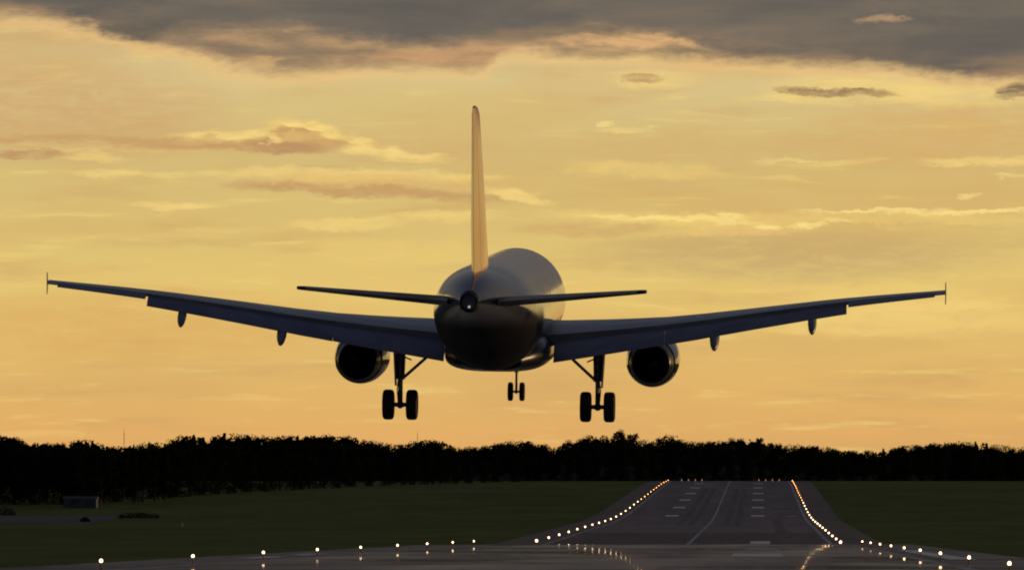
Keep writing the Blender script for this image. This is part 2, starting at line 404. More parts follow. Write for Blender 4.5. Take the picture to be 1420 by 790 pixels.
# ------------------------------------------------------------------ ground profile along the runway (d, height above the ground at the camera)
PR = [(-400, 0.0), (0, 0.0), (150, -0.99), (326, -2.16), (450, -2.98), (600, -3.96), (753, -4.96), (785, -5.2), (830, -6.4), (880, -6.95),
      (958, -6.86), (1072, -6.78), (1178, -6.62), (1280, -6.48), (1393, -6.36), (1470, -6.12), (1553, -5.58), (1640, -4.75),
      (1754, -3.4), (1911, -1.6), (2056, 0.1), (2180, 1.45), (2290, 2.45), (2360, 2.95), (2420, 3.1), (2520, 2.2),
      (2700, -3.0), (3000, -10.0), (3600, -12.0), (14000, -12.0)]
def gz(d):
    if d <= PR[0][0]: return PR[0][1]
    for i in range(len(PR) - 1):
        (a, za), (b, zb) = PR[i], PR[i + 1]
        if a <= d <= b:
            def slope(k):
                if k <= 0 or k >= len(PR) - 1: return 0.0
                return (PR[k + 1][1] - PR[k - 1][1]) / (PR[k + 1][0] - PR[k - 1][0])
            h = b - a; t = (d - a) / h
            return ((2*t**3 - 3*t**2 + 1) * za + (t**3 - 2*t**2 + t) * h * slope(i)
                    + (-2*t**3 + 3*t**2) * zb + (t**3 - t**2) * h * slope(i + 1))
    return PR[-1][1]
ST = [-400, -200, -50, 0] + list(range(20, 2700, 20)) + [2750, 2800, 2900, 3000, 3200, 3600, 5000, 8000, 14000]

def strip(name, x0, x1, d0, d1, dz, m, kind='structure'):
    """flat-across strip that follows the ground; x0/x1 numbers or functions of d"""
    f0 = x0 if callable(x0) else (lambda d: x0); f1 = x1 if callable(x1) else (lambda d: x1)
    ds = [d0] + [d for d in ST if d0 < d < d1] + [d1]
    bm = bmesh.new(); prev = None
    for d in ds:
        zz = pz(d) + dz
        a = bm.verts.new((f0(d), d, zz)); b = bm.verts.new((f1(d), d, zz))
        if prev: bm.faces.new((prev[0], prev[1], b, a))
        prev = (a, b)
    o = link(name, bm, m, smooth=False)
    if kind: o['kind'] = kind
    return o
def pz(d):                                    # the tessellated height, so that stacked strips stay parallel
    for a, b in zip(ST, ST[1:]):
        if a <= d <= b:
            return gz(a) + (gz(b) - gz(a)) * (d - a) / (b - a)
    return gz(d)

# grass field
gm = mat('grass_field', (0.06, 0.07, 0.03), 0.95, spec=0.1)
def grass_nodes(m):
    h = N(m.node_tree); b = m.node_tree.nodes['Principled BSDF']
    t = h.n('ShaderNodeTexCoord'); s3 = h.n('ShaderNodeSeparateXYZ'); m.node_tree.links.new(t.outputs['Object'], s3.inputs[0])
    a = h.noise(h.vec(h.m('MULTIPLY', s3.outputs[0], 0.012), h.m('MULTIPLY', s3.outputs[1], 0.006)), 1.0, 6, 0.6)
    bb = h.noise(h.vec(h.m('MULTIPLY', s3.outputs[0], 0.09), h.m('MULTIPLY', s3.outputs[1], 0.018), 5.0), 1.0, 6, 0.65)
    c = h.mix(h.ss(a, 0.36, 0.64), (0.085, 0.145, 0.022, 1), (0.145, 0.19, 0.040, 1))
    c = h.mix(h.ss(bb, 0.35, 0.7, 0.0, 0.55), c, (0.050, 0.085, 0.012, 1))
    m.node_tree.links.new(c, b.inputs['Base Color'])
    f = h.noise(t.outputs['Object'], 2.5, 3, 0.7)
    bp = h.n('ShaderNodeBump'); bp.inputs['Strength'].default_value = 1.0; bp.inputs['Distance'].default_value = 0.25
    m.node_tree.links.new(f, bp.inputs['Height']); m.node_tree.links.new(bp.outputs[0], b.inputs['Normal'])
grass_nodes(gm)
bm = bmesh.new()
XS = [-9000, -4000, -2000, -1000, -500, -250, -120, -60, 0, 60, 120, 250, 500, 1000, 2000, 4000, 9000]
grid = [[bm.verts.new((x, d, gz(d))) for x in XS] for d in ST]
for r0, r1 in zip(grid, grid[1:]):
    for i in range(len(XS) - 1): bm.faces.new((r0[i], r0[i + 1], r1[i + 1], r1[i]))
o = link('ground', bm, gm, smooth=True); o['kind'] = 'structure'

# pavements
def tarmac(name, c1, c2, rlo, rhi, spec, sx=0.12, sy=0.01, bump=0.15):
    m = mat(name, c1, 0.6, spec=spec)
    return vary(m, c1, c2, (sx, sy, 1), 6, 0.35, 0.66, bump, 1.2, rough=(rlo, rhi))
M['shoulder'] = tarmac('shoulder_asphalt', (0.13, 0.112, 0.104), (0.19, 0.16, 0.145), 0.75, 0.95, 0.25)
M['runway'] = tarmac('runway_asphalt', (0.15, 0.138, 0.155), (0.22, 0.202, 0.22), 0.8, 0.95, 0.25)
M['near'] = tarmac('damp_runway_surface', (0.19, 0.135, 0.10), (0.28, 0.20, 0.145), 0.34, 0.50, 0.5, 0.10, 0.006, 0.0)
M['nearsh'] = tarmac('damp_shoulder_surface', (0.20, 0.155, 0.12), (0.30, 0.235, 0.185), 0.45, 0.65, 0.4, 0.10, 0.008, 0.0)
M['white'] = vary(mat('marking_paint', (0.8, 0.8, 0.78), 0.42, spec=0.5), (0.55, 0.54, 0.52), (0.82, 0.80, 0.77), (0.5, 0.08, 1), lo=0.3, hi=0.6)
M['worn'] = vary(mat('worn_marking_paint', (0.4, 0.4, 0.38), 0.7, spec=0.3), (0.26, 0.25, 0.24), (0.55, 0.53, 0.50), (0.5, 0.05, 1), lo=0.3, hi=0.6)
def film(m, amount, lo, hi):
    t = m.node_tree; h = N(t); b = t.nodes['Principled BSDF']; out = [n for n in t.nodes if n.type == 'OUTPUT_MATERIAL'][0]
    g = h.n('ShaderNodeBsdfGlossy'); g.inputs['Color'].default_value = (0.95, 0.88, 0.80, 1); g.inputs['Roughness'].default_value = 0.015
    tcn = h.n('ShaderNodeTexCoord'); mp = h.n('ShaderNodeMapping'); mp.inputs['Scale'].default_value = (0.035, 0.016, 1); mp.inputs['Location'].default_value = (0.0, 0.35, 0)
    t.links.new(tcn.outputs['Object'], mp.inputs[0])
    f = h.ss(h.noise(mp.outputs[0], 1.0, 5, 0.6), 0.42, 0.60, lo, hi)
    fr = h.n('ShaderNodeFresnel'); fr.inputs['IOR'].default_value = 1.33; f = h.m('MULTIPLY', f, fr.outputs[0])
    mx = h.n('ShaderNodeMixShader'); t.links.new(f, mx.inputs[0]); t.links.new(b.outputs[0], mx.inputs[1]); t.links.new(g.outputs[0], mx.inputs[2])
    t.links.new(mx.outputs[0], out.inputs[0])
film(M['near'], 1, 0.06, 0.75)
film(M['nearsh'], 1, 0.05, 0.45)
SPLIT = 800
strip('runway_shoulder', -29.2, 29.2, SPLIT, 2440, 0.012, M['shoulder'])
strip('runway', -21.6, 21.6, SPLIT, 2440, 0.024, M['runway'])
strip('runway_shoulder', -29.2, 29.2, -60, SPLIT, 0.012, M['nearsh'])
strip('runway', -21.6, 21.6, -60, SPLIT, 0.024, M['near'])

M['patch'] = tarmac('repaved_asphalt', (0.095, 0.088, 0.098), (0.14, 0.13, 0.142), 0.8, 0.95, 0.25)
M['rubber'] = tarmac('rubber_marks', (0.10, 0.094, 0.104), (0.165, 0.152, 0.168), 0.8, 0.95, 0.25, 0.9, 0.02)
strip('runway_patch', -20.6, 20.6, 966, 1168, 0.028, M['patch'])
strip('runway_patch', -16.0, 20.6, 1168, 1330, 0.028, tarmac('older_asphalt', (0.17, 0.156, 0.172), (0.23, 0.212, 0.23), 0.8, 0.95, 0.25))
strip('tyre_marks', 13.6, 15.8, 975, 1500, 0.032, M['rubber'])
for x_ in (-6.4, -3.9, 3.6, 6.0): strip('tyre_marks', x_ - 0.7, x_ + 0.7, 1330, 2100, 0.032, M['rubber'])
def mark(x0, x1, d0, d1, m='white'): return strip('runway_marking', x0, x1, d0, d1, 0.036, M[m])
mark(-0.28, 0.28, 968, 2400, 'worn')                                   # centre line
for k, d in enumerate((1545, 1685, 1825, 1965, 2105, 2245)):   # touchdown bars
    for s in (-1, 1):
        mark(s * 10.3 - 1.6, s * 10.3 + 1.6, d, d + 24)
mark(17.0, 19.6, 1545, 1556, 'worn')
mark(9.3, 12.3, 972, 1015)
mark(8.6, 12.4, 470, 520)
mark(9.2, 12.6, 600, 640, 'worn'); mark(8.4, 12.4, 392, 420, 'worn')
for s in (-1, 1):
    mark(s * 21.4 - 0.35, s * 21.4 + 0.35, 60, 2400, 'worn')   # edge lines
for s_, a, b in ((-1, 440, 470), (-1, 486, 512), (1, 430, 600)):     # pale worn edge bars where the near lamps stand
    mark(s_ * 24.2 - 0.9, s_ * 24.2 + 0.9, a, b)
strip('service_road', lambda d: xat(-200, d), lambda d: xat(150, d) - (1480 - d) * 0.05, 1400, 1560, 0.02,
      vary(mat('gravel_apron', (0.2, 0.19, 0.18), 0.9, spec=0.1), (0.09, 0.09, 0.088), (0.16, 0.157, 0.15), (0.04, 0.02, 1)))
strip('path', lambda d: 50 + (1300 - d) * 0.02, 140, 1105, 1130, 0.02, vary(mat('dirt_path', (0.14, 0.11, 0.08), 0.95, spec=0.1), (0.10, 0.075, 0.05), (0.15, 0.12, 0.09), (0.04, 0.04, 1)))
strip('path', lambda d: 42 + (1400 - d) * 0.03, 160, 1365, 1400, 0.02, vary(mat('gravel_path', (0.14, 0.13, 0.11), 0.95, spec=0.1), (0.09, 0.088, 0.07), (0.14, 0.135, 0.115), (0.04, 0.04, 1)))

# ------------------------------------------------------------------ trees
random.seed(11)
M['leaf'] = vary(mat('dark_foliage', (0.035, 0.045, 0.02), 0.9, spec=0.05), (0.010, 0.014, 0.006), (0.024, 0.030, 0.013), (0.5, 0.5, 0.5))
M['bark'] = vary(mat('bark', (0.05, 0.04, 0.03), 0.9, spec=0.1), (0.03, 0.025, 0.02), (0.06, 0.05, 0.04), (2, 2, 0.5))
def leaf_quad(bm, p, s, rnd):
    u = Vector((rnd.gauss(0, 1), rnd.gauss(0, 1), rnd.gauss(0, 1))).normalized(); v = u.orthogonal().normalized()
    v = (v + u.cross(v) * rnd.uniform(-1, 1)).normalized(); q = u.cross(v)
    a, b = s * rnd.uniform(0.6, 1.2), s * rnd.uniform(0.5, 1.0)
    bm.faces.new([bm.verts.new(p + v * x * a + q * y * b) for x, y in ((-1, -.4), (-.2, -1), (1, -.3), (.3, 1))])
def tree_meshes(seed, kind):
    """unit tree: height 1 (scaled to metres later by uniform scale), returns (trunk mesh, crown mesh); modelled at 20 m"""
    rnd = random.Random(seed); H = 20.0
    lobes = []
    if kind == 'conifer':
        for k in range(16):
            t = k / 15; z = H * (0.16 + 0.80 * t); r = 3.4 * (1 - t) ** 0.8 + 0.35
            for _ in range(3):
                a = rnd.uniform(0, 6.28); lobes.append((Vector((math.cos(a) * r * 0.45, math.sin(a) * r * 0.45, z)), Vector((r * 0.75, r * 0.75, 0.9))))
        dens = 60
    elif kind == 'airy':
        for k in range(13):
            a = rnd.uniform(0, 6.28); z = rnd.uniform(0.42, 0.92) * H; rr = rnd.uniform(0.5, 3.6) * (1 - abs(z / H - 0.66))
            r = rnd.uniform(1.1, 2.0); lobes.append((Vector((math.cos(a) * rr * 1.4, math.sin(a) * rr * 1.4, z)), Vector((r * 1.2, r * 1.2, r * 0.8))))
        dens = 100
    elif kind == 'low':
        for k in range(24):
            a = rnd.uniform(0, 6.28); z = H * (0.05 + 0.83 * (k / 23)); rr = rnd.uniform(0.2, 0.9) * (5.2 - 3.2 * (k / 23)); r = rnd.uniform(1.7, 2.9)
            lobes.append((Vector((math.cos(a) * rr, math.sin(a) * rr, z)), Vector((r * 1.2, r * 1.2, r * 0.9))))
        dens = 150
    else:
        for k in range(17):
            a = rnd.uniform(0, 6.28); z = rnd.uniform(0.22, 0.88) * H
            env = math.sin(math.pi * min(1, max(0.05, (z / H - 0.02) / 1.0)) ** 0.9) * 5.0
            rr = rnd.uniform(0.2, 0.75) * env; r = rnd.uniform(1.5, 2.9)
            lobes.append((Vector((math.cos(a) * rr, math.sin(a) * rr, z)), Vector((r * 1.15, r * 1.15, r * 0.85))))
        dens = 190
    bc = bmesh.new()
    for c, s in lobes:
        for _ in range(dens):
            d = Vector((rnd.gauss(0, 1), rnd.gauss(0, 1), rnd.gauss(0, 1))).normalized() * (rnd.random() ** 0.45) * rnd.uniform(0.9, 1.06)
            leaf_quad(bc, c + Vector((d.x * s.x, d.y * s.y, d.z * s.z)), rnd.uniform(0.2, 0.42), rnd)
    top = max(v.co.z for v in bc.verts)
    bt = bmesh.new()
    prev = Vector((0, 0, -0.6)); r = 0.42
    for k in range(1, 8):
        q = Vector((rnd.uniform(-.25, .25), rnd.uniform(-.25, .25), -0.6 + k * (H * 0.88) / 7))
        tube(bt, prev, q, r, r * 0.8, 8); prev = q; r *= 0.8
    for c, s in lobes[::2]:
        z0 = max(2.5, c.z - 3.0)
        tube(bt, (0, 0, z0 * 0.9), c, 0.15, 0.05, 6)
    out = []
    for b, nm, mt in ((bt, 'trunk', 'bark'), (bc, 'crown', 'leaf')):
        for v in b.verts: v.co *= 1.0 / top
        me = bpy.data.meshes.new(nm)
        for f in b.faces: f.smooth = False
        b.to_mesh(me); b.free(); me.materials.append(M[mt]); out.append(me)
    return out
KINDS = {'low': [tree_meshes(400 + i, 'low') for i in range(4)],
         'broad': [tree_meshes(100 + i, 'broad') for i in range(6)],
         'airy': [tree_meshes(200 + i, 'airy') for i in range(3)],
         'conifer': [tree_meshes(300 + i, 'conifer') for i in range(2)]}
def tree(x, d, h, kind, label, group, name=None, wide=1.0):
    r = empty(name or {'broad': 'broadleaf_tree', 'airy': 'broadleaf_tree', 'conifer': 'conifer_tree', 'low': 'broadleaf_tree'}[kind], (x, d, gz(d) - 0.1), (0, 0, random.uniform(0, 6.28)))
    tag(r, label, 'tree', group)
    tm, cmh = random.choice(KINDS[kind])
    for nm, me in (('trunk', tm), ('crown', cmh)):
        o = bpy.data.objects.new(nm, me); C.objects.link(o); o.parent = r; o.scale = (h * wide, h * wide, h)
    return r

TOP = [(-60, 600), (0, 601), (15, 601), (30, 606), (38, 613), (45, 611), (60, 611), (85, 611), (100, 609), (115, 607), (130, 609), (145, 613), (160, 617),
       (170, 617), (178, 613), (190, 615), (200, 611), (215, 611), (222, 616), (232, 612), (245, 603), (260, 600), (275, 602), (290, 606),
       (300, 599), (320, 598), (340, 601), (360, 600), (380, 602), (400, 601), (435, 601), (450, 600), (480, 602), (520, 609), (545, 612),
       (560, 612), (575, 609), (600, 607), (615, 609), (625, 618), (650, 617), (670, 617), (690, 611), (710, 610), (725, 609), (745, 611),
       (760, 617), (768, 619), (775, 613), (790, 608), (810, 604), (825, 600), (835, 603), (842, 611), (848, 604), (857, 596), (865, 596),
       (875, 600), (880, 609), (890, 612), (900, 606), (915, 602), (925, 601), (940, 607), (955, 611), (970, 609), (1000, 609), (1015, 605),
       (1040, 604), (1060, 609), (1075, 613), (1110, 613), (1130, 616), (1150, 617), (1165, 621), (1180, 623), (1205, 622), (1235, 620),
       (1242, 615), (1280, 615), (1300, 611), (1320, 610), (1350, 610), (1370, 612), (1385, 615), (1400, 616), (1420, 618), (1500, 617)]
def topy(px):
    for (a, ya), (b, yb) in zip(TOP, TOP[1:]):
        if a <= px <= b: return ya + (yb - ya) * (px - a) / (b - a)
    return 612
def hfor(px, d, y):                                            # tree height for a crown top seen at height y
    return at(px, y, d).z - gz(d) + 0.1
def region(px):
    if px < 235: return ('black leafy tree in the near clump at the far left', 'trees of the near left clump')
    if px < 480: return ('dark tree on the long level ridge beyond the left wing', 'trees of the left ridge')
    if px < 770: return ('dark tree in the low treeline behind the left main wheels and nose wheels', 'trees behind the hanging wheels')
    if px < 960: return ('dark tree in the bumpy treeline just left of the runway end', 'trees left of the runway end')
    if px < 1190: return ('dark tree in the treeline straight behind the runway end', 'trees behind the runway end')
    return ('dark tree in the low treeline at the far right', 'trees of the far right')
# skyline row
px = -50
while px < 1475:
    if px < 235: d = 1760 + random.uniform(-30, 60)
    elif px < 600: d = 2720 + random.uniform(-60, 60)
    elif px > 1290: d = 2700 + random.uniform(-60, 60)
    else: d = 2520 + random.uniform(-60, 60)
    y = topy(px) + random.uniform(0, 1.8)
    kd = 'broad'
    if 770 < px < 960: kd = random.choice(('airy', 'broad', 'airy'))
    elif 1000 < px < 1060: kd = 'airy'
    elif random.random() < 0.12: kd = 'conifer'
    la, gr = region(px)
    tree(xat(px, d), d, hfor(px, d, y), kd, la, gr, wide=(0.95 if px > 235 else 0.85) * random.uniform(0.85, 1.2))
    px += random.uniform(11, 15) if px > 235 else random.uniform(12, 17)
# the tree that stands out above the rest
d = 2470
tree(xat(862, d), d, hfor(862, d, 594), 'airy', 'tallest loose crowned tree sticking up left of the runway end, under the right wing', None, wide=0.75)
# front row, lower: closes the foot of the treeline
def footd(px):
    if px < 120: return 1740
    if px < 420: return 1740 + (px - 120) / 300 * 330
    if px < 720: return 2070 + (px - 420) / 300 * 250
    return 2450
px = -40
while px < 1465:
    d = footd(px) + random.uniform(0, 25)
    drop = random.uniform(10, 26)
    la, gr = region(px)
    la2 = la.replace('black leafy tree', 'lower black tree').replace('dark tree', 'lower dark tree at the front edge')
    la2 = {'trees of the near left clump': 'low black tree at the foot of the near left clump',
           'trees of the left ridge': 'low dark tree along the grass edge below the left ridge',
           'trees behind the hanging wheels': 'low dark tree along the grass edge below the hanging wheels',
           'trees left of the runway end': 'low dark tree at the grass edge left of the runway end',
           'trees behind the runway end': 'low dark tree right at the end of the runway',
           'trees of the far right': 'low dark tree along the grass edge at far right'}[gr]
    tree(xat(px, d), d, max(5, hfor(px, d, topy(px) + drop)), 'low', la2, gr.replace('trees', 'low trees'), wide=1.05)
    px += random.uniform(17, 23)

# far wood: a hill with a canopy nobody could count
hm = vary(mat('wooded_hill', (0.03, 0.04, 0.018), 0.95, spec=0.05), (0.02, 0.028, 0.012), (0.04, 0.05, 0.022), (0.02, 0.02, 0.02))
bm = bmesh.new(); D0, D1 = 2850.0, 3500.0; cols = []
for i in range(0, 90):
    px = -300 + i * 24
    t = at(min(max(px, 0), 1420), topy(min(max(px, 0), 1420)) + 9, 3150).z
    col = []
    for k in range(7):
        s = k / 6; d = D0 + (D1 - D0) * s
        z = gz(d) - 1 + (t - gz(d)) * math.sin(math.pi * s) ** 0.8 * (0.96)
        col.append(bm.verts.new((xat(px, d), d, z)))
    cols.append(col)
for a, b in zip(cols, cols[1:]):
    for k in range(6): bm.faces.new((a[k], b[k], b[k + 1], a[k + 1]))
o = link('hill', bm, hm); o['kind'] = 'structure'
bm = bmesh.new(); rnd = random.Random(5)
for i in range(640):
    px = rnd.uniform(-60, 1480); d = rnd.uniform(3000, 3250)
    pc = min(max(px, 0), 1420)
    top = at(pc, topy(pc) + rnd.uniform(2.5, 10), d).z; r = rnd.uniform(3.5, 6)
    c = Vector((xat(px, d), d, top - r))
    for _ in range(44):
        q = Vector((rnd.gauss(0, 1), rnd.gauss(0, 1), rnd.gauss(0, 1))).normalized() * rnd.random() ** 0.4
        leaf_quad(bm, c + q * r, rnd.uniform(0.7, 1.4), rnd)
    for _ in range(26):
        leaf_quad(bm, c + Vector((rnd.uniform(-r, r), rnd.uniform(-r, r), -rnd.uniform(0, 12))), rnd.uniform(1.2, 2.4), rnd)
o = link('woodland', bm, M['leaf'], smooth=False)
tag(o, 'far wood closing the horizon behind the treeline', 'woodland', kind='stuff')

# bushes out on the left grass
def bush(px, d, wpx, hm_, label):
    rnd = random.Random(int(px * 7 + d)); bm = bmesh.new(); wd = wpx * d / F
    for _ in range(int(260 + wd * 40)):
        t = rnd.uniform(-1, 1); q = Vector((rnd.gauss(0, 1), rnd.gauss(0, 1), abs(rnd.gauss(0, 1)))).normalized() * rnd.random() ** .4
        hh = hm_ * (0.55 + 0.45 * math.cos(t * 1.5)) * rnd.uniform(0.85, 1.1)
        leaf_quad(bm, Vector((t * wd / 2 + q.x * 0.5, q.y * 1.6, q.z * hh)), rnd.uniform(0.12, 0.26), rnd)
    o = link('bush', bm, M['leaf'], smooth=False); o.location = (xat(px, d), d, gz(d))
    tag(o, label, 'bush')
bush(4, 1560, 34, 2.9, 'rounded dark bush at the left edge beside the pale apron')
bush(118, 1430, 10, 1.2, 'tiny dark bush on the pale apron at left')
bush(193, 1515, 56, 1.5, 'long low dark hedge-like bush right of the pale apron')

# ------------------------------------------------------------------ small things at the far left
def mast(px, ytop, d, label):
    h = hfor(px, d, ytop); bm = bmesh.new(); w_ = 0.22
    for sx in (-1, 1):
        for sy in (-1, 1): tube(bm, (sx * w_, sy * w_, 0), (sx * 0.08, sy * 0.08, h), 0.045, 0.03, 6)
    n = int(h / 1.5)
    for k in range(n):
        a, b = k / n, (k + 1) / n; wa, wb = w_ + (0.08 - w_) * a, w_ + (0.08 - w_) * b
        tube(bm, (-wa, -wa, a * h), (wb, -wb, b * h), 0.02, None, 5); tube(bm, (wa, wa, a * h), (-wb, wb, b * h), 0.02, None, 5)
    tube(bm, (0, 0, h), (0, 0, h + 1.2), 0.05, 0.03, 6)
    o = link('radio_mast', bm, M['steel']); o.location = (xat(px, d), d, gz(d)); tag(o, label, 'mast')
mast(172, 599, 2300, 'thin mast rising above the treeline at left, in the dip under the left wingtip')
mast(579, 601, 2560, 'thin mast above the treeline below the left main wheels')

M['wall'] = vary(mat('hut_wall', (0.3, 0.29, 0.27), 0.8), (0.09, 0.09, 0.088), (0.12, 0.118, 0.115), (1, 1, 1))
M['roof'] = vary(mat('hut_roof', (0.1, 0.1, 0.1), 0.8), (0.07, 0.07, 0.075), (0.09, 0.09, 0.092), (1, 1, 1))
M['dark'] = mat('dark_glass', (0.02, 0.02, 0.025), 0.2)
d = 1690
hut = empty('storage_shed', (xat(112, d), d, gz(d))); tag(hut, 'low grey shed at the foot of the near left trees', 'shed')
bm = bmesh.new(); box(bm, (0, 0, 1.2), (8.6, 4.6, 2.4)); link('wall', bm, M['wall'], hut, smooth=False)
bm = bmesh.new()
rings(bm, [[Vector((x, -2.7, 2.4)), Vector((x, 0, 3.1)), Vector((x, 2.7, 2.4))] for x in (-4.6, 4.6)]); link('roof', bm, M['roof'], hut, smooth=False)
bm = bmesh.new(); box(bm, (2.2, -2.33, 1.0), (1.6, 0.08, 2.0)); link('door', bm, M['roof'], hut, smooth=False)
bm = bmesh.new(); box(bm, (-1.8, -2.33, 1.4), (1.6, 0.08, 0.8)); link('window', bm, M['dark'], hut, smooth=False)
bm = bmesh.new(); tube(bm, (0, 0, 0), (0, 0, 2.4), 0.22, 0.2, 12)
lathe(bm, [(2.4, 0.22), (2.55, 0.2), (2.62, 0.02)], (0, 0, 0), 'Z', 12)
o = link('post', bm, M['wall']); o.location = (xat(140, 1660), 1660, gz(1660)); tag(o, 'pale thick post standing right of the grey shed', 'post')
bm = bmesh.new(); box(bm, (0, 0, 0.55), (0.42, 0.06, 0.8)); tube(bm, (-.12, 0.05, 0), (-.12, 0.05, 0.9), 0.03, None, 6); tube(bm, (.12, 0.05, 0), (.12, 0.05, 0.9), 0.03, None, 6)
o = link('marker_board', bm, M['white']); o.location = (xat(253, 1290), 1290, gz(1290)); tag(o, 'small pale marker board alone on the grass at left', 'marker')

# ------------------------------------------------------------------ runway edge lights
def lamp_meshes():
    bm = bmesh.new(); lathe(bm, [(0, 0.11), (0.03, 0.11), (0.05, 0.04), (0.30, 0.035), (0.32, 0.08), (0.36, 0.09)], (0, 0, 0), 'Z', 12, cap=True)
    o = link('base', bm, M['lampbody']); body = o.data; bpy.data.objects.remove(o)
    out = {}
    for k in ('lampwhite', 'lamporange'):
        for big in (0, 1, 2):
            r = (0.09, 0.15, 0.19)[big]
            bm = bmesh.new(); bmesh.ops.create_uvsphere(bm, u_segments=14, v_segments=10, radius=r)
            for v in bm.verts: v.co.z = v.co.z * 1.1 + 0.36 + r * 0.9
            o = link('lens', bm, M[k]); out[(k, big)] = o.data; bpy.data.objects.remove(o)
    return body, out
LB, LL = lamp_meshes()
def lamp(x, d, key, big, label, group):
    r = empty('runway_light', (x, d, gz(d) + 0.03)); tag(r, label, 'light', group)
    for nm, me in (('base', LB), ('lens', LL[(key, big)])):
        o = bpy.data.objects.new(nm, me); C.objects.link(o); o.parent = r
ORD = ['nearest', 'second', 'third', 'fourth', 'fifth', 'sixth', 'seventh', 'eighth', 'ninth', 'tenth', 'eleventh', 'twelfth',
       'thirteenth', 'fourteenth', 'fifteenth', 'sixteenth', 'seventeenth', 'eighteenth', 'nineteenth', 'twentieth']
LEFT = [326, 379, 433, 486, 539, 594, 647, 701, 753, 965] + [1021 + 53.4 * k for k in range(26)]
RIGHT = [307, 366, 424, 477, 530, 583, 636, 690, 746, 946] + [1000 + 53.4 * k for k in range(26)]
for side, ds, s in (('left', LEFT, -1), ('right', RIGHT, 1)):
    for i, d in enumerate(ds):
        x = s * 22.5
        if d < 760:
            la = f'{ORD[i]} lit lamp from the camera along the {side} runway edge, glinting in wet tarmac'.replace('nearest lit lamp from', 'nearest lit lamp to')
            g = f'lamps along the {side} near edge'
        elif d < 1000:
            la = f'brightest white lamp where the {side} edge row meets the dark runway'; g = f'lamps along the {side} far edge'
        elif i < 20 and side == 'left':
            la = f'white edge lamp, {ORD[i - 9]} beyond the near crest on the left side'.replace('nearest', 'first'); g = f'lamps along the {side} far edge'
        elif d < 1780:
            la = f'small white lamp merging into the bright line of the {side} runway edge'; g = f'lamps along the {side} far edge'
        else:
            la = f'tiny orange lamp in the merged glowing string at the far {side} runway edge'; g = f'orange lamps along the {side} far edge'
        lamp(x, d, 'lampwhite' if d < 1780 else 'lamporange', 2 if 930 < d < 970 else (0 if d < 930 or d > 1780 else 1), la, g)
# dim red lights across the runway end
bm = bmesh.new(); bmesh.ops.create_uvsphere(bm, u_segments=10, v_segments=8, radius=0.16)
for v in bm.verts: v.co.z += 0.5
lathe(bm, [(0, 0.1), (0.36, 0.08)], (0, 0, 0), 'Z', 8, cap=True)
o = link('runway_end_light', bm, M['lampred']); e0 = o.data; bpy.data.objects.remove(o)
for x in (-18, -15.5, -13, -10.5, 10.5, 13, 15.5, 18):
    o = bpy.data.objects.new('runway_end_light', e0); C.objects.link(o); o.location = (x, 2395, gz(2395) + 0.03)
    sd_ = 'left' if x < 0 else 'right'
    tag(o, f'dim red lamp on the {sd_} half of the row across the runway end', 'light', f'red end lamps {sd_}')

# ------------------------------------------------------------------ the airliner
# body frame: X right, Y forward, Z up; origin between the main wheels
XG, ZG = 17.7, -4.28          # gear station (metres aft of nose) and tyre bottom below the fuselage axis
def B(xa, y, z): return Vector((y, XG - xa, z - ZG))      # (aft of nose, right, up from axis)
GEARD = 248.5
pl = empty('airliner', at(691.5, 583.5, GEARD), (R(3.5), R(0.75), R(-0.85)))
tag(pl, 'twin engine airliner landing, seen from behind with flaps and wheels down', 'airliner')

# fuselage
def ell(xa, zt, zb, hw, n=56, p=2.0):
    zc, hh = (zt + zb) / 2, (zt - zb) / 2; out = []
    for i in range(n):
        a = 2 * math.pi * i / n; c, s = math.cos(a), math.sin(a)
        out.append(B(xa, hw * math.copysign(abs(c) ** (2 / p), c), zc + hh * math.copysign(abs(s) ** (2 / p), s)))
    return out
ctrl = [(0.0, -0.42, -0.52, 0.05), (0.15, -0.12, -0.85, 0.42), (0.5, 0.15, -1.15, 0.75), (1.2, 0.62, -1.5, 1.18), (2.2, 1.25, -1.78, 1.55),
        (3.4, 1.78, -1.97, 1.82), (5.0, 2.04, -2.06, 1.96), (6.5, 2.07, -2.07, 1.975), (12, 2.07, -2.07, 1.975), (18, 2.07, -2.07, 1.975),
        (23.5, 2.07, -2.07, 1.975), (25.5, 2.07, -1.93, 1.965), (27.5, 2.06, -1.55, 1.90), (29.5, 2.04, -1.03, 1.74), (31.5, 1.96, -0.58, 1.48),
        (33.5, 1.90, -0.10, 1.14), (35.2, 1.72, 0.26, 0.82), (36.5, 1.44, 0.52, 0.55), (37.3, 1.25, 0.66, 0.37), (37.57, 1.19, 0.69, 0.32)]
def interp(tab, x):
    for i in range(len(tab) - 1):
        a, b = tab[i], tab[i + 1]
        if a[0] <= x <= b[0]:
            t = (x - a[0]) / (b[0] - a[0]); h = b[0] - a[0]; out = []
            for k in range(1, len(a)):
                def sl(j):
                    if j <= 0 or j >= len(tab) - 1: return 0.0
                    return (tab[j + 1][k] - tab[j - 1][k]) / (tab[j + 1][0] - tab[j - 1][0])
                m0 = sl(i) if i > 0 else (b[k] - a[k]) / h; m1 = sl(i + 1) if i + 1 < len(tab) - 1 else (b[k] - a[k]) / h
                out.append((2*t**3 - 3*t**2 + 1) * a[k] + (t**3 - 2*t**2 + t) * h * m0 + (-2*t**3 + 3*t**2) * b[k] + (t**3 - t**2) * h * m1)
            return out
xs = [0, .05, .15, .3, .5, .8, 1.2, 1.7, 2.2, 2.8, 3.4, 4.2, 5, 5.8, 6.5, 9, 12, 15, 18, 21, 23.5] + [24 + 0.5 * k for k in range(25)] + [36.3, 36.6, 36.9, 37.2, 37.57]
bm = bmesh.new(); rings(bm, [ell(x, *interp(ctrl, x)) for x in xs]); link('fuselage', bm, M['paint'], pl, angle=60)
